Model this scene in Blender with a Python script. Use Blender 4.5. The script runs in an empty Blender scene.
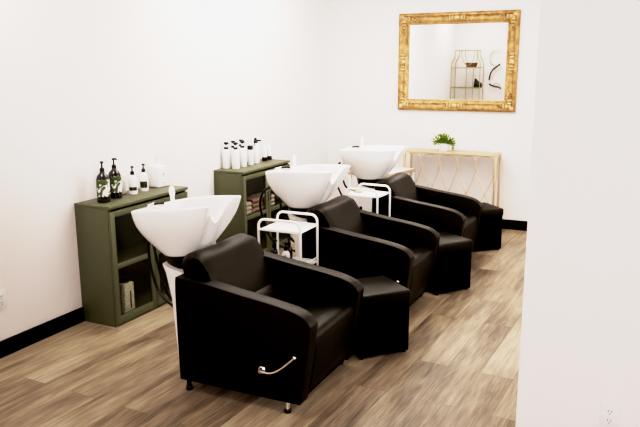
import bpy, bmesh, math, random
from mathutils import Vector, Matrix
random.seed(7)
C = bpy.context.scene.collection
R = math.radians
PI = math.pi

# ------------------------------------------------------------------ materials
def pmat(name, col, rough=.5, metal=0, spec=.5, bump=0, bscale=60, coat=0, vary=0, vscale=8, alpha=None):
    m = bpy.data.materials.new(name); m.use_nodes = True
    nt = m.node_tree; b = nt.nodes['Principled BSDF']
    b.inputs['Base Color'].default_value = (*col, 1)
    b.inputs['Roughness'].default_value = rough
    b.inputs['Metallic'].default_value = metal
    b.inputs['Specular IOR Level'].default_value = spec
    b.inputs['Coat Weight'].default_value = coat
    tc = nt.nodes.new('ShaderNodeTexCoord')
    if bump:
        n = nt.nodes.new('ShaderNodeTexNoise'); n.inputs['Scale'].default_value = bscale
        n.inputs['Detail'].default_value = 5
        bp = nt.nodes.new('ShaderNodeBump'); bp.inputs['Strength'].default_value = bump
        bp.inputs['Distance'].default_value = .01
        nt.links.new(tc.outputs['Object'], n.inputs['Vector'])
        nt.links.new(n.outputs['Fac'], bp.inputs['Height'])
        nt.links.new(bp.outputs['Normal'], b.inputs['Normal'])
    if vary:
        n = nt.nodes.new('ShaderNodeTexNoise'); n.inputs['Scale'].default_value = vscale
        r = nt.nodes.new('ShaderNodeValToRGB')
        r.color_ramp.elements[0].position = .3; r.color_ramp.elements[1].position = .7
        r.color_ramp.elements[0].color = (*[c * (1 - vary) for c in col], 1)
        r.color_ramp.elements[1].color = (*[min(1, c * (1 + vary)) for c in col], 1)
        nt.links.new(tc.outputs['Object'], n.inputs['Vector'])
        nt.links.new(n.outputs['Fac'], r.inputs['Fac'])
        nt.links.new(r.outputs['Color'], b.inputs['Base Color'])
    return m

def glass_mat(name, tint=(.9, .93, .9), fac=.08):
    m = bpy.data.materials.new(name); m.use_nodes = True
    nt = m.node_tree; nt.nodes.remove(nt.nodes['Principled BSDF'])
    out = nt.nodes['Material Output']
    t = nt.nodes.new('ShaderNodeBsdfTransparent'); t.inputs['Color'].default_value = (*tint, 1)
    g = nt.nodes.new('ShaderNodeBsdfGlossy'); g.inputs['Roughness'].default_value = .05
    mx = nt.nodes.new('ShaderNodeMixShader'); mx.inputs['Fac'].default_value = fac
    nt.links.new(t.outputs[0], mx.inputs[1]); nt.links.new(g.outputs[0], mx.inputs[2])
    nt.links.new(mx.outputs[0], out.inputs['Surface'])
    return m

def floor_mat():
    m = bpy.data.materials.new('vinyl planks'); m.use_nodes = True
    nt = m.node_tree; N = nt.nodes; L = nt.links; b = N['Principled BSDF']
    tc = N.new('ShaderNodeTexCoord')
    mp = N.new('ShaderNodeMapping'); mp.inputs['Rotation'].default_value = (0, 0, R(90 + 2.5)); mp.inputs['Location'].default_value = (3.3, .9, 0)
    L.new(tc.outputs['Object'], mp.inputs['Vector'])
    br = N.new('ShaderNodeTexBrick'); br.inputs['Scale'].default_value = 1
    br.inputs['Brick Width'].default_value = 1.22; br.inputs['Row Height'].default_value = .185
    br.inputs['Mortar Size'].default_value = .0012; br.inputs['Bias'].default_value = 0
    br.inputs['Mortar Smooth'].default_value = .1
    br.offset = .37; br.offset_frequency = 2
    br.inputs['Color1'].default_value = (0, 0, 0, 1); br.inputs['Color2'].default_value = (1, 1, 1, 1)
    br.inputs['Mortar'].default_value = (.45, .45, .45, 1)
    L.new(mp.outputs[0], br.inputs['Vector'])
    # per-plank offset so the grain differs plank to plank
    add = N.new('ShaderNodeVectorMath'); add.operation = 'MULTIPLY_ADD'
    L.new(br.outputs['Color'], add.inputs[0]); add.inputs[1].default_value = (7, 9, 5)
    L.new(mp.outputs[0], add.inputs[2])
    st = N.new('ShaderNodeMapping'); st.inputs['Scale'].default_value = (1.1, 15, 1)
    L.new(add.outputs[0], st.inputs['Vector'])
    n1 = N.new('ShaderNodeTexNoise'); n1.inputs['Scale'].default_value = 1.4; n1.inputs['Detail'].default_value = 7
    n1.inputs['Roughness'].default_value = .7; n1.inputs['Distortion'].default_value = .9
    L.new(st.outputs[0], n1.inputs['Vector'])
    st2 = N.new('ShaderNodeMapping'); st2.inputs['Scale'].default_value = (5, 70, 1)
    L.new(add.outputs[0], st2.inputs['Vector'])
    n2 = N.new('ShaderNodeTexNoise'); n2.inputs['Scale'].default_value = 1.5; n2.inputs['Detail'].default_value = 4
    L.new(st2.outputs[0], n2.inputs['Vector'])
    st3 = N.new('ShaderNodeMapping'); st3.inputs['Scale'].default_value = (1.1, 3.2, 1)
    L.new(add.outputs[0], st3.inputs['Vector'])
    n3 = N.new('ShaderNodeTexNoise'); n3.inputs['Scale'].default_value = 1.6; n3.inputs['Detail'].default_value = 3
    L.new(st3.outputs[0], n3.inputs['Vector'])
    def mul(a, v):
        k = N.new('ShaderNodeMath'); k.operation = 'MULTIPLY'; L.new(a, k.inputs[0]); k.inputs[1].default_value = v; return k.outputs[0]
    def sm(a, c):
        k = N.new('ShaderNodeMath'); k.operation = 'ADD'; L.new(a, k.inputs[0]); L.new(c, k.inputs[1]); return k.outputs[0]
    v = sm(sm(mul(n1.outputs['Fac'], .5), mul(n2.outputs['Fac'], .27)), sm(mul(br.outputs['Color'], .15), mul(n3.outputs['Fac'], .46)))
    rp = N.new('ShaderNodeValToRGB'); e = rp.color_ramp.elements
    e[0].position = .46; e[0].color = (.090, .068, .048, 1)
    e[1].position = .95; e[1].color = (.56, .48, .375, 1)
    k = e.new(.60); k.color = (.195, .152, .110, 1)
    k = e.new(.75); k.color = (.355, .285, .205, 1)
    L.new(v, rp.inputs['Fac'])
    mx = N.new('ShaderNodeMixRGB'); mx.blend_type = 'MULTIPLY'
    L.new(br.outputs['Fac'], mx.inputs['Fac']); L.new(rp.outputs['Color'], mx.inputs['Color1'])
    mx.inputs['Color2'].default_value = (.55, .5, .45, 1)
    L.new(mx.outputs['Color'], b.inputs['Base Color'])
    b.inputs['Roughness'].default_value = .42; b.inputs['Specular IOR Level'].default_value = .35
    bp = N.new('ShaderNodeBump'); bp.inputs['Strength'].default_value = .12; bp.inputs['Distance'].default_value = .004
    L.new(n2.outputs['Fac'], bp.inputs['Height']); L.new(bp.outputs['Normal'], b.inputs['Normal'])
    return m

def label_mat(name, base, leaf, scale, th):
    m = pmat(name, base, .45)
    nt = m.node_tree; b = nt.nodes['Principled BSDF']
    tc = nt.nodes.new('ShaderNodeTexCoord')
    n = nt.nodes.new('ShaderNodeTexNoise'); n.inputs['Scale'].default_value = scale; n.inputs['Detail'].default_value = 2
    n.inputs['Distortion'].default_value = 1.2
    nt.links.new(tc.outputs['Object'], n.inputs['Vector'])
    r = nt.nodes.new('ShaderNodeValToRGB'); e = r.color_ramp.elements
    e[0].position = th; e[0].color = (*base, 1); e[1].position = th + .06; e[1].color = (.03, .06, .012, 1)
    k = e.new(th + .13); k.color = (*leaf, 1)
    nt.links.new(n.outputs['Fac'], r.inputs['Fac']); nt.links.new(r.outputs['Color'], b.inputs['Base Color'])
    return m

M = dict(
    wall=pmat('warm white wall paint', (.86, .805, .785), .85, spec=.2, bump=.03, bscale=220),
    ceil=pmat('ceiling paint', (.80, .765, .72), .9, spec=.1, bump=.03, bscale=150),
    base=pmat('black baseboard paint', (.006, .006, .006), .5, spec=.3),
    floor=floor_mat(),
    leather=pmat('black leather', (.0055, .0045, .0032), .42, spec=.27, bump=.12, bscale=240),
    leather2=pmat('black vinyl base', (.002, .0018, .0015), .6, spec=.04, bump=.06, bscale=240),
    chrome=pmat('polished chrome', (.85, .84, .80), .16, metal=1),
    black=pmat('black plastic', (.006, .006, .006), .35, spec=.5),
    rubber=pmat('black rubber hose', (.008, .008, .007), .5),
    ceramic=pmat('white ceramic glaze', (.90, .885, .87), .12, spec=.5, coat=.4),
    pedestal=pmat('white pedestal shell', (.86, .84, .82), .4),
    whitemetal=pmat('white powder coated metal', (.88, .87, .85), .35),
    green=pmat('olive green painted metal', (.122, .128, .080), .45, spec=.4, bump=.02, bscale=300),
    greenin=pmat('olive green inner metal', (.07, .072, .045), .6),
    glass=glass_mat('cabinet glass', (.87, .87, .84), .04),
    brownglass=pmat('near black glass', (.010, .007, .004), .1, spec=.5, coat=.5),
    whiteplastic=pmat('white plastic', (.87, .855, .84), .35),
    clearish=pmat('milky plastic', (.80, .78, .75), .3),
    leaflabel=label_mat('leafy label', (.80, .79, .76), (.10, .13, .04), 17, .43),
    bandlabel=label_mat('dark leafy band', (.02, .02, .015), (.17, .22, .05), 30, .50),
    gold=pmat('antique gold leaf', (.40, .255, .12), .42, metal=.45, bump=.55, bscale=70, vary=.4, vscale=22),
    goldhi=pmat('raised gold ornament', (.58, .41, .22), .36, metal=.45, bump=.5, bscale=60, vary=.3, vscale=40),
    brass=pmat('brushed pale brass', (.60, .47, .31), .38, metal=.5),
    oldbrass=pmat('dull brass', (.38, .36, .19), .4, metal=.6),
    mirror=pmat('mirror silvering', (.93, .93, .93), .015, metal=1),
    leaf=pmat('fresh green leaf', (.16, .26, .025), .5, vary=.5, vscale=30),
    stem=pmat('green stem', (.10, .16, .03), .6),
    tan=pmat('pale tan wood', (.52, .39, .26), .5, vary=.15, vscale=20),
    whitetop=pmat('white laminate', (.84, .81, .77), .4),
    towelw=pmat('white terry towel', (.62, .58, .54), .95, bump=.5, bscale=300),
    towelp=pmat('dusty pink terry towel', (.42, .29, .26), .95, bump=.5, bscale=300),
    basket=pmat('brown wicker', (.16, .08, .04), .7, bump=.6, bscale=120),
    grey=pmat('grey print', (.35, .34, .34), .6),
    slot=pmat('outlet slot', (.12, .11, .11), .6),
    outlet=pmat('outlet plastic', (.82, .79, .785), .4),
    soap=pmat('olive soap', (.42, .36, .20), .6),
    speck=label_mat('speckled sleeve', (.72, .70, .60), (.45, .42, .32), 140, .56),
)

M['leather'].node_tree.nodes['Principled BSDF'].inputs['Specular Tint'].default_value = (1, .90, .70, 1)

# ------------------------------------------------------------------ mesh helpers
def obj(name, bm, mat, parent=None, smooth=35):
    me = bpy.data.meshes.new(name)
    bmesh.ops.recalc_face_normals(bm, faces=bm.faces[:])
    bm.to_mesh(me); bm.free()
    me.materials.append(M[mat])
    if smooth:
        me.shade_smooth(); me.set_sharp_from_angle(angle=R(smooth))
    o = bpy.data.objects.new(name, me); C.objects.link(o)
    if parent: o.parent = parent
    return o

def thing(name, label, cat, loc=(0, 0, 0), rz=0, group=None):
    o = bpy.data.objects.new(name, None); C.objects.link(o)
    o.empty_display_size = .05
    o.location = loc; o.rotation_euler = (0, 0, rz)
    o['label'] = label; o['category'] = cat
    if group: o['group'] = group
    return o

def tag(o, label, cat, group=None):
    o['label'] = label; o['category'] = cat
    if group: o['group'] = group
    return o

def struct(name, bm, mat):
    o = obj(name, bm, mat, smooth=0); o['kind'] = 'structure'; return o

def dup(root, loc, rz=None, label=None, group=None):
    r = root.copy(); C.objects.link(r); r.location = loc
    if rz is not None: r.rotation_euler = (0, 0, rz)
    if label: r['label'] = label
    if group: r['group'] = group
    for ch in list(root.children):
        c = ch.copy(); C.objects.link(c); c.parent = r
        for g in list(ch.children):
            d = g.copy(); C.objects.link(d); d.parent = c
    return r

def NB(): return bmesh.new()

def merge(bm, tmp, mtx=None):
    me = bpy.data.meshes.new('tmp'); 
    if mtx is not None: bmesh.ops.transform(tmp, matrix=mtx, verts=tmp.verts[:])
    tmp.to_mesh(me); tmp.free(); bm.from_mesh(me); bpy.data.meshes.remove(me)
    return bm

def box(bm, x0, x1, y0, y1, z0, z1, bev=0, seg=2, mtx=None):
    t = bmesh.new()
    bmesh.ops.create_cube(t, size=1)
    for v in t.verts:
        v.co = Vector((x0 + (v.co.x + .5) * (x1 - x0), y0 + (v.co.y + .5) * (y1 - y0), z0 + (v.co.z + .5) * (z1 - z0)))
    if bev: bmesh.ops.bevel(t, geom=t.edges[:], offset=bev, segments=seg, profile=.5, affect='EDGES')
    return merge(bm, t, mtx)

def prism(bm, poly, a, b, axis='y', bev=0, seg=3, mtx=None):
    """poly in the plane across the axis: (x,z) for y, (x,y) for z, (y,z) for x"""
    t = bmesh.new()
    def P(p, k):
        return {'y': (p[0], k, p[1]), 'z': (p[0], p[1], k), 'x': (k, p[0], p[1])}[axis]
    A = [t.verts.new(P(p, a)) for p in poly]; B = [t.verts.new(P(p, b)) for p in poly]
    t.faces.new(A); t.faces.new(B[::-1])
    n = len(poly)
    for i in range(n): t.faces.new((A[i], B[i], B[(i + 1) % n], A[(i + 1) % n]))
    bmesh.ops.recalc_face_normals(t, faces=t.faces[:])
    if bev:
        es = [e for e in t.edges if e.calc_face_angle(0) > R(40)]
        bmesh.ops.bevel(t, geom=es, offset=bev, segments=seg, profile=.5, affect='EDGES', clamp_overlap=True)
    return merge(bm, t, mtx)

def lathe(bm, prof, seg=24, mtx=None):
    t = bmesh.new(); rings = []
    for r, z in prof:
        if r < 1e-5: rings.append([t.verts.new((0, 0, z))])
        else: rings.append([t.verts.new((r * math.cos(2 * PI * k / seg), r * math.sin(2 * PI * k / seg), z)) for k in range(seg)])
    for A, B in zip(rings, rings[1:]):
        for k in range(seg):
            k2 = (k + 1) % seg
            if len(A) == 1 and len(B) == 1: continue
            if len(A) == 1: t.faces.new((A[0], B[k2], B[k]))
            elif len(B) == 1: t.faces.new((A[k], A[k2], B[0]))
            else: t.faces.new((A[k], A[k2], B[k2], B[k]))
    return merge(bm, t, mtx)

def catmull(pts, n=6, closed=False):
    pts = [Vector(p) for p in pts]; out = []; L = len(pts)
    rng = range(L) if closed else range(L - 1)
    for i in rng:
        if closed: p0, p1, p2, p3 = pts[(i - 1) % L], pts[i], pts[(i + 1) % L], pts[(i + 2) % L]
        else: p0, p1, p2, p3 = pts[max(i - 1, 0)], pts[i], pts[i + 1], pts[min(i + 2, L - 1)]
        for k in range(n):
            t = k / n
            out.append(.5 * ((2 * p1) + (p2 - p0) * t + (2 * p0 - 5 * p1 + 4 * p2 - p3) * t * t + (3 * p1 - p0 - 3 * p2 + p3) * t ** 3))
    if not closed: out.append(pts[-1])
    return out

def tube(bm, pts, r, seg=10, closed=False, mtx=None, rad=None):
    pts = [Vector(p) for p in pts]; n = len(pts); t = bmesh.new(); rings = []
    up = None
    for i, p in enumerate(pts):
        if closed: d = pts[(i + 1) % n] - pts[i - 1]
        else: d = pts[min(i + 1, n - 1)] - pts[max(i - 1, 0)]
        d.normalize()
        if up is None:
            up = Vector((0, 0, 1)) if abs(d.z) < .9 else Vector((1, 0, 0))
        s = d.cross(up).normalized(); up = s.cross(d).normalized()
        rr = rad[i] if rad else r
        rings.append([t.verts.new(p + rr * (math.cos(2 * PI * k / seg) * s + math.sin(2 * PI * k / seg) * up)) for k in range(seg)])
    m = n if closed else n - 1
    for i in range(m):
        A, B = rings[i], rings[(i + 1) % n]
        for k in range(seg): t.faces.new((A[k], A[(k + 1) % seg], B[(k + 1) % seg], B[k]))
    if not closed:
        t.faces.new(rings[0][::-1]); t.faces.new(rings[-1])
    return merge(bm, t, mtx)

def ball(bm, c, r, sc=(1, 1, 1), u=14, v=9, rot=None):
    t = bmesh.new(); bmesh.ops.create_uvsphere(t, u_segments=u, v_segments=v, radius=r)
    m = Matrix.Translation(c) @ (rot or Matrix.Identity(4)) @ Matrix.Diagonal((*sc, 1))
    return merge(bm, t, m)

def bridge(t, A, B):
    n = len(A)
    for k in range(n): t.faces.new((A[k], A[(k + 1) % n], B[(k + 1) % n], B[k]))

T = Matrix.Translation
def RX(a): return Matrix.Rotation(a, 4, 'X')
def RY(a): return Matrix.Rotation(a, 4, 'Y')
def RZ(a): return Matrix.Rotation(a, 4, 'Z')

# ------------------------------------------------------------------ the room
XR, YB, YF, H = 4.7, 7.2066, -2.2, 2.62
PX, PY = 2.925, 2.84           # free end and near face of the partition
struct('floor', box(NB(), -.12, XR + .12, YF - .12, YB + .12, -.08, 0), 'floor')
struct('ceiling', box(NB(), -.12, XR + .12, YF - .12, YB + .12, H, H + .08), 'ceil')
struct('wall_left', box(NB(), -.12, 0, YF, YB + .12, 0, H), 'wall')
struct('wall_back', box(NB(), 0, XR + .12, YB, YB + .12, 0, H), 'wall')
struct('wall_right', box(NB(), XR, XR + .12, YF, YB, 0, H), 'wall')
struct('wall_front', box(NB(), -.12, XR + .12, YF - .12, YF, 0, H), 'wall')
struct('wall_partition', box(NB(), PX, XR, PY, PY + .13, 0, H), 'wall')
struct('wall_nook', box(NB(), 0, .98, 1.66, 1.78, 0, H), 'wall')
BH = .101
def bb(name, *a): struct(name, box(NB(), *a, 0.0, BH, .003, 1), 'base')
bb('baseboard_left', 0, .013, 1.78, YB)
bb('baseboard_back', .013, XR, YB - .013, YB)
bb('baseboard_right', XR - .013, XR, PY + .13, YB - .013)
bb('baseboard_partition', PX - .0, XR, PY - .013, PY)
bb('baseboard_partition_end', PX - .013, PX, PY - .013, PY + .143)
bb('baseboard_partition_rear', PX, XR - .013, PY + .13, PY + .143)
bb('baseboard_nook', .013, .98, 1.78, 1.793)

# ------------------------------------------------------------------ power outlets
def outlet(label, loc, rz):
    t = thing('power_outlet', label, 'power outlet', loc, rz)       # local: faces -y
    obj('cover_plate', box(NB(), -.036, .036, -.006, 0, -.058, .058, .003), 'outlet', t)
    for z in (-.0195, .0195):
        p = obj('receptacle', prism(NB(), [(.017 * math.cos(a) * (1 if abs(math.cos(a)) < .8 else .95), z + .0145 * math.sin(a)) for a in [2 * PI * k / 24 for k in range(24)]], -.0085, -.005, 'y'), 'outlet', t)
        for x, h in ((-.0063, .004), (.0063, .0032)):
            obj('slot', box(NB(), x - .0013, x + .0013, -.0092, -.008, z + .002 - h, z + .002 + h + .002), 'slot', p)
        obj('ground_hole', prism(NB(), [(.0026 * math.cos(2 * PI * k / 12), z - .0085 + .0026 * math.sin(2 * PI * k / 12)) for k in range(12)], -.0092, -.008, 'y'), 'slot', p)
    return t
outlet('white wall outlet low on the bare partition at right', (3.290, PY, .287), 0)
outlet('white wall outlet at the left edge of the left wall', (0, 2.695, .345), R(90))

# ------------------------------------------------------------------ glass door cabinets
CD, CL, CH = .2985, .823, .805
def make_cabinet(loc, label):
    t = thing('display_cabinet', label, 'cabinet', loc, 0, 'olive metal cabinets along the left wall')
    th = .018; d = CD - .022
    b = NB()
    box(b, .0005, d, 0, th, 0, CH - .022, .002); box(b, .002, d, CL - th, CL, 0, CH - .022, .002)
    box(b, .002, .012, th, CL - th, .0, CH - .022)
    box(b, .012, d, th, CL - th, .0, .045)
    obj('cabinet_body', b, 'green', t)
    obj('cabinet_top', box(NB(), .0005, CD, 0, CL, CH - .022, CH, .003), 'green', t)
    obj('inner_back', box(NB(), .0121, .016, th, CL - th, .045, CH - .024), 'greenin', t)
    obj('shelf', box(NB(), .016, d - .02, th, CL - th, .395, .41), 'green', t)
    for k in (0, 1):
        y0 = .003 + k * (CL / 2); y1 = CL / 2 - .003 + k * (CL / 2)
        x0, x1 = d + .001, CD - .003; z0, z1 = .012, CH - .036
        s = .040
        f = NB()
        box(f, x0, x1, y0, y0 + s, z0, z1, .002); box(f, x0, x1, y1 - s, y1, z0, z1, .002)
        box(f, x0, x1, y0 + s, y1 - s, z1 - s, z1, .002); box(f, x0, x1, y0 + s, y1 - s, z0, z0 + .055, .002)
        box(f, x0, x1, y0 + s, y1 - s, .385, .42, .002)
        dr = obj('door', f, 'green', t)
        xm = (x0 + x1) / 2
        for a, c in ((z0 + .055, .385), (.42, z1 - s)):
            obj('glass_pane', box(NB(), xm - .002, xm + .002, y0 + s, y1 - s, a, c), 'glass', dr)
        hy = y1 - .02 if k == 0 else y0 + .02
        hb = NB(); tube(hb, [(x1, hy, .57), (x1 + .012, hy, .57), (x1 + .012, hy, .50), (x1, hy, .50)], .003, 6)
        obj('door_handle', hb, 'black', dr)
    return t
cabinet = make_cabinet((0, 3.317, 0), 'olive green glass door cabinet nearest the camera, topped with dark pump bottles')
dup(cabinet, (0, 4.9085, 0), label='olive green glass door cabinet behind the middle basin, topped with white bottles')

# ------------------------------------------------------------------ bottles
def rprof(pts): return pts
def make_pump_bottle(name, label, loc, rz, r, h, mat, labmat, lab, group=None, tall=.06, cat='bottle', narc=360, pumpscale=1):
    """h: shoulder height of the body without the pump"""
    t = thing(name, label, cat, loc, rz, group)
    b = lathe(NB(), [(0, 0), (r * .9, 0), (r, .006), (r, h * .70), (r * .97, h * .78), (r * .78, h * .90), (r * .45, h * .97), (r * .36, h), (r * .36, h + .006), (0, h + .006)])
    obj('bottle_body', b, mat, t)
    if labmat:
        z0, z1, a0, a1 = lab
        tb = bmesh.new(); A = []; B = []; n = 20
        for k in range(n + 1):
            a = R(a0 + (a1 - a0) * k / n)
            A.append(tb.verts.new(((r + .0008) * math.cos(a), (r + .0008) * math.sin(a), z0)))
            B.append(tb.verts.new(((r + .0008) * math.cos(a), (r + .0008) * math.sin(a), z1)))
        for k in range(n): tb.faces.new((A[k], A[k + 1], B[k + 1], B[k]))
        obj('label', tb, labmat, t)
    p = NB(); s = pumpscale
    lathe(p, [(0, h), (.013 * s, h), (.0135 * s, h + .02 * s), (.010 * s, h + .024 * s), (.005 * s, h + .026 * s), (.0045 * s, h + tall - .012), (.010 * s, h + tall - .012), (.011 * s, h + tall - .004), (0, h + tall)], 16)
    tube(p, [(0, 0, h + tall - .006), (.016 * s, 0, h + tall - .004), (.026 * s, 0, h + tall - .010)], .0042 * s, 8)
    obj('pump', p, 'black', t)
    return t
G1 = 'pump bottles on the nearest cabinet'
zt = CH
d1 = make_pump_bottle('pump_bottle', 'large black pump bottle with leafy white label, nearest the cabinet corner', (.146, 3.436, zt), R(-35), .0435, .195, 'brownglass', 'leaflabel', (.040, .150, -75, 60), G1, .074, pumpscale=1.15)
d2 = dup(d1, (.112, 3.585, zt), R(-5), 'large black pump bottle with leafy label, second from the cabinet corner', G1)
w1 = make_pump_bottle('pump_bottle', 'white pump bottle with dark print, just right of the large black bottles', (.129, 3.742, zt), R(-25), .030, .135, 'whiteplastic', 'bandlabel', (.028, .052, -80, 30), G1, .062)
w2 = make_pump_bottle('pump_bottle', 'white pump bottle with dark green leaf print, beside the white square jug', (.118, 3.872, zt), R(-25), .030, .135, 'whiteplastic', 'bandlabel', (.026, .072, -85, 20), G1, .062)
j = thing('square_jug', 'white square jug with small grey mark at the far end of the cabinet top', 'jug', (.092, 4.062, zt), R(-4))
jb = NB(); box(jb, -.052, .052, -.052, .052, 0, .155, .010, 3)
lathe(jb, [(.05, .150), (.035, .162), (.018, .168), (.018, .185), (0, .185)], 20); obj('jug_body', jb, 'whiteplastic', j)
cp = NB(); lathe(cp, [(0, .185), (.017, .185), (.017, .205), (.006, .208), (.005, .222), (.012, .224), (.012, .232), (0, .232)], 16)
obj('white_cap', cp, 'clearish', j)
obj('printed_mark', prism(NB(), [(-.006, .085), (.008, .085), (.008, .098), (.001, .106), (-.006, .098)], .0521, .0526, 'x'), 'grey', j)
obj('printed_line', box(NB(), .0521, .0526, -.010, .012, .030, .036), 'grey', j)
k = thing('plain_bottle', 'plain white square bottle against the wall behind the black pump bottles', 'bottle', (.045, 3.70, zt), 0)
obj('bottle_body', box(NB(), -.032, .032, -.032, .032, 0, .135, .008, 3), 'clearish', k)
obj('cap', lathe(NB(), [(0, .134), (.02, .134), (.02, .15), (0, .15)], 16), 'clearish', k)

# on the second cabinet
G2 = 'white bottles on the middle cabinet'
def make_white(loc, label, r, h):
    t = thing('lotion_bottle', label, 'bottle', loc, 0, G2)
    obj('bottle_body', lathe(NB(), [(0, 0), (r * .92, 0), (r, .006), (r, h - .02), (r * .9, h - .008), (r * .55, h), (0, h)]), 'whiteplastic', t)
    p = NB(); lathe(p, [(0, h), (.0185, h), (.0185, h + .018), (0, h + .018)], 16); obj('pump_collar', p, 'black', t)
    p = NB(); lathe(p, [(0, h + .017), (.009, h + .017), (.009, h + .040), (0, h + .040)], 14); obj('pump_stem', p, 'whiteplastic', t)
    p = NB(); lathe(p, [(0, h + .038), (.011, h + .038), (.020, h + .055), (.019, h + .060), (0, h + .060)], 14)
    tube(p, [(0, 0, h + .052), (.022, 0, h + .05), (.026, 0, h + .046)], .004, 8); obj('pump_head', p, 'black', t)
    return t
Z2 = CH
wb = make_white((.045, 5.045, Z2), 'white bottle with black pump nearest the wall at the near end of the middle cabinet', .035, .165)
for (x, y, r, lb) in ((.040, 5.165, -20, 'white bottle with black pump, second along the wall on the middle cabinet'),
                   (.128, 5.062, 10, 'white bottle with black pump at the front corner of the middle cabinet'),
                   (.118, 5.190, 0, 'white bottle with black pump, second along the front edge of the middle cabinet'),
                   (.046, 5.285, 30, 'white bottle with black pump, third along the wall on the middle cabinet')):
    o = dup(wb, (x, y, Z2), R(r), lb)
t = thing('square_cap_bottle', 'short white bottle with a square black cap on the middle cabinet', 'bottle', (.122, 5.315, Z2), R(15), G2)
obj('bottle_body', lathe(NB(), [(0, 0), (.026, 0), (.028, .005), (.028, .128), (.022, .135), (0, .135)]), 'whiteplastic', t)
obj('black_cap', box(NB(), -.021, .021, -.021, .021, .135, .172, .003), 'black', t)
t = thing('spray_bottle', 'white spray bottle with wide black trigger head on the middle cabinet', 'bottle', (.105, 5.435, Z2), R(-70), G2)
obj('bottle_body', lathe(NB(), [(0, 0), (.031, 0), (.033, .005), (.033, .155), (.024, .172), (.014, .18), (0, .18)]), 'whiteplastic', t)
tr = NB(); lathe(tr, [(0, .178), (.014, .178), (.014, .196), (0, .196)], 14); box(tr, -.022, .045, -.009, .009, .192, .210, .003); box(tr, -.016, .014, -.010, .010, .208, .228, .003)
tube(tr, [(.03, 0, .196), (.036, 0, .178), (.032, 0, .162)], .004, 8); obj('trigger_head', tr, 'black', t)
t = thing('spray_bottle', 'white bottle with long black nozzle at the wall behind the upturned tubes', 'bottle', (.048, 5.545, Z2), R(-15), G2)
obj('bottle_body', lathe(NB(), [(0, 0), (.028, 0), (.03, .005), (.03, .135), (.02, .155), (.012, .165), (0, .165)]), 'whiteplastic', t)
tr = NB(); lathe(tr, [(0, .163), (.014, .163), (.014, .188), (0, .188)], 14); box(tr, -.012, .058, -.008, .008, .186, .200, .003); obj('nozzle_head', tr, 'black', t)
def make_tube(loc, label):
    t = thing('squeeze_tube', label, 'tube', loc, 0, G2)
    obj('black_cap', lathe(NB(), [(0, 0), (.024, 0), (.025, .003), (.025, .036), (0, .036)], 20), 'black', t)
    b = bmesh.new(); rr = []
    for s, w, dd in ((.036, .023, .023), (.07, .025, .021), (.12, .028, .010), (.148, .030, .003)):
        rr.append([b.verts.new((dd * math.cos(2 * PI * q / 20), w * math.sin(2 * PI * q / 20), s)) for q in range(20)])
    for A, B in zip(rr, rr[1:]): bridge(b, A, B)
    b.faces.new(rr[-1]); b.faces.new(rr[0][::-1])
    obj('tube_body', b, 'whiteplastic', t)
    return t
tb = make_tube((.105, 5.595, Z2), 'upturned white squeeze tube on black cap, nearer of the two on the middle cabinet')
dup(tb, (.098, 5.69, Z2), label='upturned white squeeze tube on black cap, farther of the two on the middle cabinet')

# inside the cabinets
t = thing('paper_towel_holder', 'pale speckled canister on the bottom of the nearest cabinet behind glass', 'canister', (.212, 3.50, .045), 0)
obj('canister_body', box(NB(), -.045, .05, -.055, .04, 0, .205, .008, 2), 'speck', t)
obj('dispensing_slot', box(NB(), .0502, .052, -.006, .004, .03, .15), 'black', t)
obj('dark_lid', lathe(NB(), [(0, .205), (.034, .205), (.03, .22), (.012, .223), (.012, .240), (0, .240)], 18), 'black', t)
def make_towel(loc, rz, mat, label, w=.16, l=.15, h=.035):
    t = NB()
    pts = []
    for k in range(9):
        a = -PI / 2 + PI * k / 8; pts.append((l / 2 + (h / 2) * math.cos(a), h / 2 + (h / 2) * math.sin(a)))
    poly = [(-l / 2, 0)] + pts + [(-l / 2, h), (-l / 2, h * .55), (l / 2 - .01, h * .52), (l / 2 - .01, h * .48), (-l / 2, h * .45)]
    prism(t, poly, -w / 2, w / 2, 'y')
    o = obj('folded_towel', t, mat)
    o.location = loc; o.rotation_euler = (0, 0, rz)
    tag(o, label, 'towel', 'folded towels on the cabinet shelf')
    return o
tw = (('lowest', .41), ('middle', .4455), ('topmost', .481), ('uppermost extra', .5165))
yc2 = 4.9085
for k in range(3):
    make_towel((.16, yc2 + .115, .4105 + .0355 * k), R(random.uniform(-3, 3)), 'towelw', ('lowest', 'middle', 'topmost')[k] + ' white folded towel in the left stack inside the middle cabinet')
for k in range(3):
    make_towel((.155, yc2 + .30, .4105 + .0405 * k), R(random.uniform(-4, 4)), 'towelp', ('lowest', 'middle', 'topmost')[k] + ' dusty pink folded towel in the centre stack inside the middle cabinet', .17, .16, .04)
for k in range(3):
    make_towel((.16, yc2 + .52, .4105 + .0355 * k), R(random.uniform(-3, 3)), 'towelw', ('lowest', 'middle', 'topmost')[k] + ' white folded towel in the right stack inside the middle cabinet')

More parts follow.
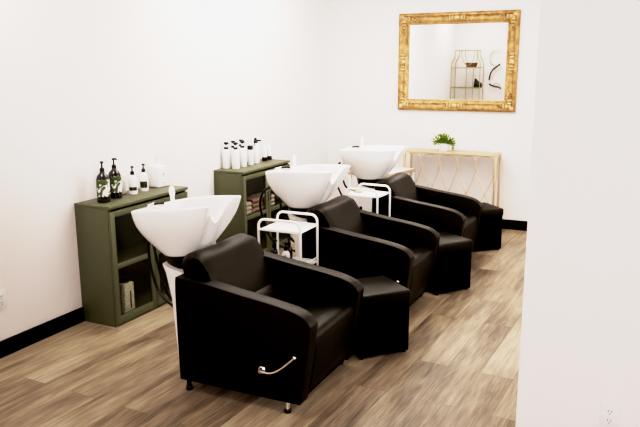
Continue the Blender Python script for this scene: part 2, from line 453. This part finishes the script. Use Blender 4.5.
# ------------------------------------------------------------------ shampoo chairs
def make_chair(loc, label):
    t = thing('shampoo_chair', label, 'chair', loc, 0, 'black shampoo chairs in a row')
    top = catmull([(.005, .055), (.0, .30), (.0, .585), (.022, .614), (.10, .612), (.22, .598), (.385, .574), (.55, .553), (.67, .532), (.735, .508), (.772, .472), (.772, .430), (.755, .30), (.715, .058)], 5)
    poly = [(p.x, p.y) for p in [Vector((q[0], q[1], 0)) for q in top]]
    for s in (-1, 1):
        a, b = sorted((s * .335, s * .250))
        o = obj('armrest', prism(NB(), poly, a, b, 'y', .022, 3), 'leather', t, 50)
    # seat with rounded front and slanted apron
    sp = [(.24, .14), (.24, .335), (.45, .372), (.62, .398), (.68, .406), (.725, .402), (.748, .385), (.757, .355), (.752, .27), (.70, .07), (.5, .07)]
    sp = [(p.x, p.y) for p in catmull([(q[0], q[1], 0) for q in sp], 4)]
    obj('seat', prism(NB(), sp, -.249, .249, 'y', .016, 3), 'leather', t, 50)
    # backrest: two-lobed slab across the full width, curling over at the top
    bp = [(.155, .30), (.02, .50), (-.045, .60), (-.065, .655), (-.04, .70), (.02, .720), (.075, .703), (.115, .655), (.165, .585), (.225, .515), (.27, .46), (.325, .40), (.33, .33)]
    bp = [(p.x, p.y) for p in catmull([(q[0], q[1], 0) for q in bp], 5)]
    n = 14; bm = bmesh.new(); rings = []
    for i in range(n + 1):
        u = -1 + 2 * i / n; y = .262 * u
        e = max(0, (abs(u) - .80) / .20); shrink = 1 - .35 * e * e
        cx, cz = .12, .53
        dip = -.012 * (1 - abs(u)) ** .7      # hollow of the neck in the middle
        rings.append([bm.verts.new((.04 * min(1, max(0, (z - .36) / .2)) + cx + (x - cx) * (1 - (1 - shrink) * .5), y * (1 if z < .61 else 1.04), cz + (z - cz) * (1 - (1 - shrink) * .35) + (.012 if z > .62 else 0) + (dip if z > .62 else 0))) for x, z in bp])
    for A, B in zip(rings, rings[1:]): bridge(bm, A, B)
    bm.faces.new(rings[0]); bm.faces.new(rings[-1][::-1])
    obj('backrest', bm, 'leather', t, 60)
    # lumbar roll at the foot of the backrest
    lb = [(.23, .37), (.235, .44), (.27, .475), (.315, .455), (.36, .405), (.365, .375)]
    lb = [(p.x, p.y) for p in catmull([(q[0], q[1], 0) for q in lb], 4, True)]
    obj('lumbar_cushion', prism(NB(), lb, -.243, .243, 'y', .012, 3), 'leather', t, 60)
    obj('base_frame', box(NB(), .02, .70, -.248, .248, .055, .14, .01), 'leather2', t)
    for x, y in ((.05, -.318), (.05, .318), (.640, -.318), (.640, .318)):
        l = NB(); lathe(l, [(0, .016), (.013, .016), (.013, .080), (0, .080)], 14, T((x, y, 0)))
        lg = obj('leg', l, 'chrome' if x > .5 else 'black', t)
        obj('foot_pad', lathe(NB(), [(0, 0), (.019, 0), (.02, .006), (.016, .020), (0, .020)], 14, T((x, y, 0))), 'black', lg)
    y = -.335
    hub = NB(); lathe(hub, [(0, 0), (.020, 0), (.020, .004), (.013, .008), (.011, .022), (0, .022)], 18, T((.508, y, .205)) @ RX(PI / 2))
    h = obj('recline_handle', hub, 'chrome', t)
    rod = catmull([(.508, y - .017, .205), (.555, y - .02, .204), (.60, y - .02, .222), (.65, y - .02, .262), (.698, y - .02, .308)], 5)
    obj('lever', tube(NB(), rod, .0055, 8), 'chrome', h)
    obj('knob', ball(NB(), (.700, y - .02, .310), .0105), 'chrome', h)
    return t
chairs = [(1.20, 3.11), (1.245, 4.452), (1.265, 5.70)]
ch = make_chair((*chairs[0], 0), 'black leather shampoo chair closest to the camera with its chrome lever in full view')
dup(ch, (*chairs[1], 0), label='black leather shampoo chair, the middle one of the row')
dup(ch, (*chairs[2], 0), label='black leather shampoo chair farthest away, in front of the gold console')

# ------------------------------------------------------------------ shampoo basins
def make_basin(loc, label):
    t = thing('shampoo_basin', label, 'basin', loc, 0, 'white shampoo basins')
    half = [(-.300, 0), (-.288, .062), (-.245, .122), (-.14, .172), (-.01, .200), (.12, .207), (.23, .198), (.30, .180), (.324, .152), (.302, .112), (.262, .060), (.245, 0)]
    half = [(x, y * 1.08) for x, y in half]
    ctl = [(x, y, 0) for x, y in half] + [(x, -y, 0) for x, y in half[-2:0:-1]]
    inn = [(-.085, 0), (-.08, .05), (-.06, .10), (-.02, .140), (.04, .162), (.12, .170), (.205, .166), (.265, .150), (.286, .134), (.270, .102), (.232, .055), (.212, 0)]
    inn = [(x, y * 1.08) for x, y in inn]
    ictl = [(x, y, 0) for x, y in inn] + [(x, -y, 0) for x, y in inn[-2:0:-1]]
    O = catmull(ctl, 5, True); I = catmull(ictl, 5, True); n = len(O)
    def rz(p):
        z = .284 - .026 * max(0, min(1, (-.02 - p.x) / .28)) ** 1.3
        if p.x > .15:
            k = max(0, 1 - abs(p.y) / .145); k = k * k * (3 - 2 * k)
            z -= .115 * k * min(1, (p.x - .15) / .08)
        return z
    bm = bmesh.new()
    def ring(f): return [bm.verts.new(f(i)) for i in range(n)]
    zr = [rz(p) for p in O]
    def outer(s, w):
        def f(i):
            p = O[i]; a = math.atan2(p.y / .224, (p.x - .01) / .31)
            bx, by = .005 + .140 * math.cos(a), .112 * math.sin(a)
            wf = w + (.96 * s + .04 - w) * .75 * max(0, min(1, math.cos(a))) if 0 < s < 1 else w
            return (bx + (p.x - bx) * wf, by + (p.y - by) * w, zr[i] * s)
        return f
    rings = []
    izr = [rz(p) for p in I]
    def inner(s, w, flat=.075):
        def f(i):
            p = I[i]; cx = .09
            return (cx + (p.x - cx) * w, p.y * w, flat + (izr[i] - flat) * s)
        return f
    seq = [outer(0, .0), outer(0, .62 * 0 + .0)]
    R_ = [ring(outer(.0, -.06)), ring(outer(.02, .0)), ring(outer(.08, .10)), ring(outer(.20, .30)), ring(outer(.35, .53)), ring(outer(.52, .75)), ring(outer(.68, .90)), ring(outer(.84, .975)), ring(outer(.95, .998)), ring(outer(1.0, 1.0)),
          ring(lambda i: (O[i].x * .985, O[i].y * .975, zr[i] + .006)),
          ring(lambda i: (I[i].x * 1.0 + (O[i].x - I[i].x) * .25, I[i].y + (O[i].y - I[i].y) * .25, izr[i] + .005)),
          ring(inner(1, 1)), ring(inner(.85, .96)), ring(inner(.6, .88)), ring(inner(.3, .74)), ring(inner(.1, .55)), ring(inner(.0, .25))]
    for A, B in zip(R_, R_[1:]): bridge(bm, A, B)
    bm.faces.new(R_[0]); bm.faces.new(R_[-1])
    bowl = obj('bowl', bm, 'ceramic', t, 50)
    dm = Matrix.Translation((.09, 0, .0755))
    obj('drain', lathe(NB(), [(0, 0), (.028, 0), (.026, .004), (.014, .003), (0, .002)], 18, dm), 'chrome', bowl)
    # faucet deck: upright sprayer with a round head, mixer lever
    f = NB(); lathe(f, [(0, .262), (.022, .262), (.022, .270), (.014, .274), (.012, .314), (0, .314)], 16, T((-.125, .105, .008)))
    ball(f, (-.122, .105, .338), .030, (.45, .85, 1.15))
    obj('sprayer', f, 'ceramic', bowl)
    obj('spray_nozzle', lathe(NB(), [(0, 0), (.007, 0), (.006, .003), (0, .003)], 12, T((-.1085, .105, .343)) @ RY(PI / 2)), 'chrome', bowl)
    f = NB(); lathe(f, [(0, .240), (.021, .240), (.020, .270), (.015, .278), (0, .279)], 16, T((-.235, .03, .004)))
    tube(f, [(-.235, .03, .274), (-.205, .022, .284), (-.19, .018, .284)], .008, 8)
    obj('mixer_valve', f, 'ceramic', bowl)
    obj('mixer_lever', tube(NB(), [(-.192, .018, .284), (-.15, .008, .288), (-.110, 0, .290)], .0075, 8), 'black', bowl)
    # collar and pedestal
    obj('tilt_collar', lathe(NB(), [(0, -.075), (.10, -.075), (.115, -.045), (.125, .004), (0, .004)], 28, Matrix.Diagonal((1, .8, 1, 1))), 'black', t)
    return t
def pedestal(t, z, tiltx=0):
    # shell from the floor to just under the collar; t sits at height z
    zt_ = -.050
    poly_b = [(-.025, .11), (.16, .11)]
    bm = bmesh.new(); rings = []
    for zz, x0, x1, w, cut in ((-z, -.015, .17, .105, 0), (-z + .05, -.02, .17, .105, 0), (-.25, -.045, .17, .105, 0), (-.10, -.075, .16, .108, 0), (zt_, -.095, .13, .110, 1)):
        pts = catmull([(x0, -w * .55, 0), (x0 + .03, -w, 0), (x1 - .03, -w, 0), (x1, -w * .55, 0), (x1, w * .55, 0), (x1 - .03, w, 0), (x0 + .03, w, 0), (x0, w * .55, 0)], 4, True)
        rings.append([bm.verts.new((p.x, p.y, zz - (.045 * (p.x - x0) / (x1 - x0) if cut else 0))) for p in pts])
    for A, B in zip(rings, rings[1:]): bridge(bm, A, B)
    bm.faces.new(rings[0]); bm.faces.new(rings[-1])
    obj('pedestal', bm, 'pedestal', t, 50)
basins = [((1.018, 3.117, .641), -6.3), ((1.090, 4.465, .668), -2.5), ((1.104, 5.725, .690), -1.0)]
BL = ['white shampoo basin closest to the camera, tilted over the first black chair',
      'white shampoo basin behind the middle chair, in front of the second cabinet',
      'white shampoo basin farthest from the camera, near the gold console']
def hoses(t, z, paths):
    for p in paths:
        obj('hose', tube(NB(), catmull(p, 6), .0085, 8), 'rubber', t)
hp = [[[(-.20, -.05, .09), (-.235, -.03, .02), (-.25, 0, -.12), (-.22, .03, -.28), (-.10, .03, -.36), (-.02, .0, -.34)],
       [(-.15, -.09, .06), (-.135, -.085, -.04), (-.12, -.07, -.14), (-.10, -.03, -.27), (-.02, 0, -.32)]],
      [[(-.25, -.05, .13), (-.31, -.06, .09), (-.345, -.05, 0), (-.34, -.02, -.12), (-.26, .0, -.30), (-.02, .0, -.36)],
       [(-.16, -.09, .08), (-.15, -.09, .02), (-.14, -.07, -.10), (-.10, -.03, -.25), (-.02, 0, -.30)]],
      [[(-.27, -.04, .13), (-.30, -.05, .09), (-.315, -.05, .0), (-.30, -.03, -.10), (-.20, 0, -.28), (-.02, 0, -.34)],
       [(-.24, -.06, .12), (-.245, -.075, .07), (-.235, -.07, -.01), (-.2, -.04, -.10), (-.06, 0, -.12)]]]
for i, (loc, tilt) in enumerate(basins):
    if i == 0:
        b0 = make_basin(loc, BL[0]); t = b0
    else:
        t = dup(b0, loc, label=BL[i])
    if i == 0: first_children = None
    for c in t.children:
        if c.name.startswith(('bowl', 'tilt_collar')): c.rotation_euler = (0, R(tilt), 0)
        if c.name.startswith('bowl'): c.scale = ((.955, .98, .99), (.95, .95, .97), (.93, .93, .95))[i]
# pedestals and hoses differ in height per unit
roots = [o for o in bpy.data.objects if o.name.startswith('shampoo_basin')]
roots.sort(key=lambda o: o.location.y)
for o, (loc, tilt), hs in zip(roots, basins, hp):
    pedestal(o, loc[2]); hoses(o, loc[2], hs)

# ------------------------------------------------------------------ ottomans between the chairs
def make_ottoman(loc, rz, label):
    t = thing('ottoman', label, 'ottoman', loc, rz, 'black cube ottomans beside the chairs')
    s = .168
    obj('ottoman_base', box(NB(), -s + .006, s - .006, -s + .006, s - .006, .012, .325, .006), 'leather2', t)
    obj('cushioned_lid', box(NB(), -s, s, -s, s, .322, .388, .012, 3), 'leather', t)
    for x in (-1, 1):
        for y in (-1, 1):
            obj('foot', lathe(NB(), [(0, 0), (.014, 0), (.016, .013), (0, .013)], 12, T((x * .14, y * .14, 0))), 'black', t)
    return t
OT = [((2.15, 3.75), 184.0, 'black cube ottoman between the first and second chairs, nearest the camera'),
      ((2.195, 5.075), 189.0, 'black cube ottoman between the second and third chairs'),
      ((2.170, 6.335), 177.0, 'black cube ottoman beyond the last chair, in front of the gold console')]
o0 = None
for (cx, cy), ang, lb in OT:
    # (cx,cy) is the corner toward the aisle; the diagonal points away from it at ang degrees
    dl = .168 * math.sqrt(2)
    loc = (cx + dl * math.cos(R(ang)), cy + dl * math.sin(R(ang)), 0); rz = R(ang + 45)
    if o0 is None: o0 = make_ottoman(loc, rz, lb)
    else: dup(o0, loc, rz, lb)

# ------------------------------------------------------------------ utility carts
def make_cart(loc, rz, label, rounded, w, d, h, drop):
    t = thing('utility_cart', label, 'cart', loc, rz, 'white tube frame carts')
    for s in (-1, 1):
        y = s * d
        pts = [(-w, y, .03), (-w, y, h - .05)] + [(-w + .045 - .045 * math.cos(a), y, h - .045 + .045 * math.sin(a)) for a in [PI / 2 * q / 6 for q in range(1, 7)]]
        pts += [(w - .045 + .045 * math.sin(a), y, h - .045 + .045 * math.cos(a)) for a in [PI / 2 * q / 6 for q in range(0, 7)]] + [(w, y, .03)]
        fr = obj('tube_frame', tube(NB(), pts, .0085, 10), 'whitemetal', t)
        for x in (-w, w):
            obj('caster', lathe(NB(), [(0, 0), (.012, .0), (.014, .015), (.012, .03), (0, .03)], 12, T((x, y, 0))), 'black', fr)
    for z, nm in ((h - drop, 'top_tray'), (.375, 'middle_shelf'), (.14, 'bottom_shelf')):
        if rounded and nm == 'top_tray':
            pl = [(p.x, p.y) for p in catmull([(-w, -d * .6, 0), (-w * .7, -d, 0), (0, -d * 1.12, 0), (w * .7, -d, 0), (w, -d * .6, 0), (w, d * .6, 0), (w * .8, d, 0), (-w * .8, d, 0), (-w, d * .6, 0)], 5, True)]
            b = prism(NB(), pl, z, z + .014, 'z', .004, 2)
        else:
            b = NB(); box(b, -w, w, -d, d, z, z + .006, .002)
            for s in (-1, 1):
                box(b, -w, w, s * d - .003, s * d + .003, z, z + .016, .001)
        obj(nm, b, 'whitemetal', t)
    cb = NB(); tube(cb, [(w, -d, .41), (w, d, .41)], .005, 8); tube(cb, [(-w, -d, .41), (-w, d, .41)], .005, 8)
    obj('side_rail', cb, 'whitemetal', t)
    return t
make_cart((1.228, 3.955, 0), R(1), 'white tube frame cart holding bottles, between the first and second chairs', False, .150, .130, .700, .076)
make_cart((1.285, 5.215, 0), R(-3), 'white tube frame cart with rounded tray, between the second and third chairs', True, .142, .125, .702, .062)
s = tag(obj('soap_bar', box(NB(), -.035, .035, -.02, .02, 0, .014, .006, 2), 'soap'), 'olive bar lying on the rounded tray of the far cart', 'soap')
s.location = (1.205, 5.20, .6545)
G3 = 'bottles on the cart'
c1 = make_pump_bottle('pump_bottle', 'small black bottle at the left on the lower shelf of the cart', (1.150, 3.90, .381), 0, .024, .115, 'brownglass', None, None, G3, .055)
dup(c1, (1.215, 3.985, .381), R(40), 'small black bottle in the middle on the lower shelf of the cart')
make_pump_bottle('pump_bottle', 'white bottle with black pump and leafy label on the lower shelf of the cart', (1.235, 3.905, .381), R(-40), .026, .105, 'whiteplastic', 'leaflabel', (.02, .075, -120, 40), G3, .055)

# ------------------------------------------------------------------ gilt mirror
MX0, MX1, MZ0, MZ1 = .835, 2.069, 1.200, 2.188
mroot = thing('wall_mirror', 'large rectangular mirror in an ornate gilt frame on the back wall', 'mirror', ((MX0 + MX1) / 2, YB, (MZ0 + MZ1) / 2), 0)
hw, hh = (MX1 - MX0) / 2, (MZ1 - MZ0) / 2
prof = [(.0, .0), (.0, .030), (.006, .040), (.016, .046), (.028, .050), (.036, .044), (.044, .034), (.056, .030), (.066, .034), (.078, .040), (.088, .036), (.094, .026), (.104, .022), (.112, .020), (.116, .012), (.116, .004)]
bm = bmesh.new(); loops = []
for tt, hgt in prof:
    x, z = hw - tt, hh - tt
    loops.append([bm.verts.new((sx * x, -hgt - .001, sz * z)) for sx, sz in ((-1, -1), (1, -1), (1, 1), (-1, 1))])
for A, B in zip(loops, loops[1:]): bridge(bm, A, B)
frame = obj('frame', bm, 'gold', mroot, 45)
obj('mirror_glass', box(NB(), -hw + .112, hw - .112, -.012, -.004, -hh + .112, hh - .112), 'mirror', mroot, 0)
# raised bead along the inner lip
bd = NB()
nx = 60; nz = 46
for i in range(nx):
    x = -hw + .105 + (2 * hw - .21) * (i + .5) / nx
    for z in (-hh + .104, hh - .104): ball(bd, (x, -.024, z), .0065, u=6, v=4)
for i in range(nz):
    z = -hh + .105 + (2 * hh - .21) * (i + .5) / nz
    for x in (-hw + .104, hw - .104): ball(bd, (x, -.024, z), .0065, u=6, v=4)
obj('beading', bd, 'goldhi', frame, 60)
def leaf_fan(b, c, ang0, spread, n, L, wd):
    for k in range(n):
        a = ang0 + spread * (k / (n - 1) - .5)
        for q in range(4):
            r = L * (q + .6) / 4; cur = .35 * math.sin(q * .9) * (1 if k < n / 2 else -1)
            ball(b, (c[0] + r * math.cos(a + cur * .4), -.040 - .008 * math.sin(q * 1.1), c[1] + r * math.sin(a + cur * .4)), wd * (1.1 - .18 * q), (1.35, .75, 1.0), 8, 6, RY(-(a + cur)))
for sx in (-1, 1):
    for sz in (-1, 1):
        b = NB(); c = (sx * (hw - .058), sz * (hh - .058))
        leaf_fan(b, (c[0] + sx * .02, c[1]), 0 if sx < 0 else PI, R(36), 4, .12, .012)
        leaf_fan(b, (c[0], c[1] + sz * .02), PI / 2 if sz < 0 else -PI / 2, R(36), 4, .12, .012)
        ball(b, (c[0] + sx * .018, -.046, c[1] + sz * .018), .024, (1, .6, 1), 12, 8)
        # scrolls running along both sides
        for dx, dz in ((-sx, 0), (0, -sz)):
            sp = []
            for q in range(16):
                th_ = q * .42; rr = .026 * (1 - q / 22)
                sp.append((c[0] + dx * .115 + rr * math.cos(th_), -.044, c[1] + dz * .115 + rr * math.sin(th_)))
            tube(b, sp, .006, 6)
        obj('corner_ornament', b, 'goldhi', frame, 60)
for (x, z, ang) in ((0, hh - .055, 0), (0, -hh + .055, 0), (hw - .055, 0, PI / 2), (-hw + .055, 0, PI / 2)):
    b = NB()
    ball(b, (x, -.046, z), .026, (1.2, .6, 1.0) if ang == 0 else (1.0, .6, 1.2), 12, 8)
    leaf_fan(b, (x, z), ang, R(38), 4, .115, .012); leaf_fan(b, (x, z), ang + PI, R(38), 4, .115, .012)
    obj('centre_ornament', b, 'goldhi', frame, 60)

# ------------------------------------------------------------------ gold console table
KX0, KX1, KY0, KY1, KZ = 1.005, 1.965, 6.90, 7.15, .800
con = thing('console_table', 'narrow gold console table with looped wire front under the mirror', 'table', ((KX0 + KX1) / 2, (KY0 + KY1) / 2, 0), 0)
cx, cy = (KX0 + KX1) / 2, (KY0 + KY1) / 2; W2, D2 = (KX1 - KX0) / 2, (KY1 - KY0) / 2
obj('tabletop', box(NB(), -W2, W2, -D2, D2, KZ - .022, KZ, .003), 'brass', con)
for x in (-1, 1):
    for y in (-1, 1):
        obj('leg', box(NB(), x * (W2 - .011) - .011, x * (W2 - .011) + .011, y * (D2 - .011) - .011, y * (D2 - .011) + .011, 0, KZ - .022, .002), 'brass', con)
obj('bottom_rail', box(box(NB(), -W2 + .02, W2 - .02, -D2 + .004, -D2 + .016, .012, .026, .002), -W2 + .02, W2 - .02, D2 - .016, D2 - .004, .012, .026, .002), 'brass', con)
per = (2 * W2 - .02) / 5
for k in range(5):
    x0 = -W2 + .01 + per * (k + .5)
    hz = [(0, KZ - .026), (.30, KZ - .034), (.44, KZ - .065), (.495, KZ - .115), (.46, KZ - .18), (.30, KZ - .28), (.10, KZ - .37), (.0, KZ - .405)]
    rt = [(x0 + per * a, -D2 + .010, z) for a, z in hz]
    lf = [(x0 - per * a, -D2 + .010, z) for a, z in hz]
    up = catmull(lf[::-1] + rt[1:], 5)
    lo = [Vector((p.x, p.y + .004, (KZ - .405) * 2 - p.z)) for p in up]
    lo = [Vector((p.x, p.y, max(.022, p.z))) for p in lo]
    obj('wire_loop', tube(tube(NB(), up, .0042, 6), lo, .0038, 6), 'brass', con)
# plant
pl = thing('potted_plant', 'small bushy green plant in a white pot on the gold console', 'plant', (1.405, 6.99, KZ), 0)
obj('pot', lathe(NB(), [(0, 0), (.040, 0), (.050, .012), (.056, .045), (.052, .075), (.047, .085), (.042, .083), (.045, .06), (0, .06)], 24), 'clearish', pl)
st = NB(); lf = bmesh.new()
for i in range(260):
    a = random.uniform(0, 2 * PI); el = random.uniform(-.05, 1.45); L = random.uniform(.045, .115)
    d = Vector((math.cos(a) * math.cos(el), math.sin(a) * math.cos(el), math.sin(el)))
    p0 = Vector((.02 * math.cos(a), .02 * math.sin(a), .075)); p1 = p0 + d * L * Vector((1.0, .8, .95)).length / 1.6
    p1 = p0 + Vector((d.x * L * 1.0, d.y * L * .8, d.z * L * .85))
    if i % 5 == 0: tube(st, [p0, (p0 + p1) / 2 + Vector((0, 0, .012)), p1], .0015, 5)
    s = random.uniform(.012, .021)
    ux = d.cross(Vector((0, 0, 1))).normalized(); ux = (Matrix.Rotation(random.uniform(-1, 1), 3, d) @ ux); nrm = ux.cross(d)
    vs = [p1 - d * s, p1 - ux * s * .55 + nrm * s * .15, p1 + d * s * 1.2, p1 + ux * s * .55 + nrm * s * .15]
    vv = [lf.verts.new(v) for v in vs]; lf.faces.new((vv[0], vv[1], vv[2])); lf.faces.new((vv[0], vv[2], vv[3]))
# a few trailing sprigs on the right
for q in range(5):
    p0 = Vector((.045, -.02 + .01 * q, .085))
    path = catmull([p0, p0 + Vector((.025, 0, .012)), p0 + Vector((.045 + .004 * q, 0, -.02)), p0 + Vector((.05, 0, -.055 - .004 * q))], 4)
    tube(st, path, .0014, 5)
    for p in path[2::2]:
        s = .010; a = random.uniform(0, 6)
        ux = Vector((math.cos(a), .3, math.sin(a))).normalized(); uy = Vector((-math.sin(a), .2, math.cos(a))).normalized()
        vv = [lf.verts.new(p + v) for v in (-ux * s, -uy * s * .6, ux * s, uy * s * .6)]; lf.faces.new(vv)
obj('foliage', lf, 'leaf', pl, 0); obj('stems', st, 'stem', pl)

# ------------------------------------------------------------------ side table and white box beyond the last basin
sd = thing('side_table', 'low white topped side table with a tan edge beyond the far basin', 'table', (.863, 6.656, 0), R(-14))
obj('tabletop', box(NB(), -.21, .21, -.29, .29, .603, .622, .002), 'whitetop', sd)
obj('tan_edge', box(box(NB(), .2102, .216, -.29, .29, .590, .620, .001), -.21, .216, -.296, -.2902, .590, .620, .001), 'tan', sd)
for x in (-.19, .19):
    for y in (-.28, .28): obj('leg', box(NB(), x - .014, x + .014, y - .014, y + .014, 0, .603, .002), 'whitemetal', sd)
wb_ = thing('storage_box', 'white box with a small grey knob on the side table', 'box', (.84, 6.80, .622), R(-14))
obj('box_body', box(NB(), -.12, .12, -.085, .085, 0, .175, .004), 'whiteplastic', wb_)
obj('knob', ball(NB(), (.045, -.089, .075), .008), 'grey', wb_)

# ------------------------------------------------------------------ things seen in the mirror
et = thing('display_shelf', 'tall brass open shelf with curved top, reflected in the mirror', 'shelf', (.275, 2.00, 0), 0)
def ex(m): return -.25 + (m - 98) / 182 * .5
for y in (-.13, .13):
    b = NB()
    left = catmull([(ex(98), y, 0), (ex(98), y, .8), (ex(98), y, 1.60), (ex(101), y, 1.70), (ex(116), y, 1.78), (ex(120), y, 1.84), (ex(120), y, 1.90)], 5)
    right = [Vector((-p.x, p.y, p.z)) for p in left]
    tube(b, left, .007, 8); tube(b, right, .007, 8)
    tube(b, [(ex(118), y, 1.90), (ex(262), y, 1.90)], .007, 8)
    tube(b, catmull([(ex(158), y, 1.90), (ex(163), y, 1.80), (ex(178), y, 1.69), (ex(205), y, 1.65), (ex(228), y, 1.70), (ex(240), y, 1.80), (ex(244), y, 1.90)], 5), .006, 8)
    for z in (.12, .52, .90, 1.262, 1.605): tube(b, [(ex(98), y, z), (ex(280), y, z)], .007, 8)
    obj('side_frame', b, 'oldbrass', et)
for m_ in (170, 215):
    b = NB(); tube(b, [(ex(m_), -.13, .12), (ex(m_), -.13, 1.605)], .006, 8); obj('upright', b, 'oldbrass', et)
b = NB()
for z in (.12, .52, .90, 1.262, 1.605, ):
    for x in (-.25, .25): tube(b, [(x, -.13, z), (x, .13, z)], .007, 8)
for x in (ex(120), ex(262)): tube(b, [(x, -.13, 1.90), (x, .13, 1.90)], .007, 8)
obj('cross_bars', b, 'oldbrass', et)
for z in (.12, .52, .90, 1.262, 1.605): obj('glass_shelf', box(NB(), -.245, .245, -.125, .125, z + .007, z + .012), 'glass', et)
bk = obj('basket', lathe(NB(), [(0, 0), (.075, 0), (.095, .075), (.089, .075), (.07, .008), (0, .008)], 24, Matrix.Diagonal((1.15, .8, 1, 1))), 'basket')
bk.location = (.285 + ex(212), 2.02, 1.618); tag(bk, 'small brown basket on the upper shelf of the brass shelf, seen in the mirror', 'basket')
bg = obj('black_pouch', prism(NB(), [(-.055, 0), (.085, 0), (.075, .07), (.02, .10), (-.035, .155)], -.05, .05, 'y', .012, 2), 'black')
bg.location = (.285 + ex(252), 2.02, 1.275); tag(bg, 'black slanted pouch on the lower brass shelf, seen in the mirror', 'pouch')
oz = thing('wall_ornament', 'curling black and thin brass ornament on a white wall, seen in the mirror', 'ornament', (.72, 1.80, 1.5), 0)
b = NB(); tube(b, [(.02 + .125 * math.cos(R(a)), .02, .27 + .135 * math.sin(R(a))) for a in range(70, 300, 12)], .007, 8)
obj('brass_ring', b, 'oldbrass', oz)
b = NB(); tube(b, catmull([(.08, .03, .17), (.02, .03, .12), (-.05, .03, .06), (-.085, .03, -.02), (-.10, .03, -.11)], 5), .013, 8)
obj('black_curve', b, 'black', oz)
b = NB(); tube(b, catmull([(-.095, .03, -.17), (-.04, .03, -.205), (.03, .03, -.215), (.10, .03, -.235), (.105, .03, -.26)], 5), .012, 8)
obj('lower_curve', b, 'black', oz)
b = NB(); tube(b, [(.03 + .06 * math.cos(R(a)), .02, -.20 + .035 * math.sin(R(a))) for a in range(0, 181, 15)], .006, 8)
obj('small_ring', b, 'oldbrass', oz)

# ------------------------------------------------------------------ lights
def area(name, loc, rot, sx, sy, power, col):
    l = bpy.data.lights.new(name, 'AREA'); l.shape = 'RECTANGLE'; l.size = sx; l.size_y = sy; l.energy = power; l.color = col
    o = bpy.data.objects.new(name, l); C.objects.link(o); o.location = loc; o.rotation_euler = rot; return o
area('ceiling_light_salon', (1.2, 5.2, 2.58), (0, 0, 0), 1.8, 2.2, 42, (1, .95, .90))
area('corner_fill_light', (.55, 2.55, 2.58), (0, 0, 0), .5, .5, 9, (1, .95, .90))  # added fill, brightens the nook wall and the floor by the left wall
area('front_fill_light', (3.5, -2.1, 1.75), (R(97), 0, 0), 2.2, 1.6, 72, (1, .955, .985))  # added fill behind the camera for upright surfaces; wall_front has no window
area('window_light', (4.62, 5.1, 1.55), (0, R(90), 0), 1.9, 3.2, 38, (1, .97, .95))
w = bpy.data.worlds.new('world'); bpy.context.scene.world = w; w.use_nodes = True
w.node_tree.nodes['Background'].inputs[0].default_value = (.9, .9, 1, 1)
w.node_tree.nodes['Background'].inputs[1].default_value = .3

# ------------------------------------------------------------------ camera
f, pitch, roll, yaw, cxx, hh_ = 700.30068, .20995173, -.00453163, .44889107, 3.36567661, 1.67809589
fw = Vector((-math.sin(yaw) * math.cos(pitch), math.cos(yaw) * math.cos(pitch), -math.sin(pitch)))
r0 = Vector((math.cos(yaw), math.sin(yaw), 0)); u0 = r0.cross(fw)
c_, s_ = math.cos(roll), math.sin(roll)
rr = c_ * r0 + s_ * u0; uu = -s_ * r0 + c_ * u0
cam = bpy.data.cameras.new('camera'); co = bpy.data.objects.new('camera', cam); C.objects.link(co)
m = Matrix.Identity(4)
for i in range(3): m[i][0] = rr[i]; m[i][1] = uu[i]; m[i][2] = -fw[i]
m.translation = (cxx, 0, hh_)
co.matrix_world = m
cam.sensor_width = 36; cam.lens = f / 640 * 36; cam.clip_start = .05
sc = bpy.context.scene; sc.camera = co
sc.view_settings.view_transform = 'Standard'
sc.view_settings.look = 'None'
sc.view_settings.exposure = 0
vs = sc.view_settings
vs.exposure = 0
vs.use_curve_mapping = True
cm = vs.curve_mapping
cm.extend = 'HORIZONTAL'
cv = cm.curves[3]
for x, y in ((.012, .0012), (.04, .030), (.09, .115), (.18, .33), (.30, .58), (.45, .765), (.65, .835)): cv.points.new(x, y)
cv.points[-1].location = (1, .91)
cm.update()
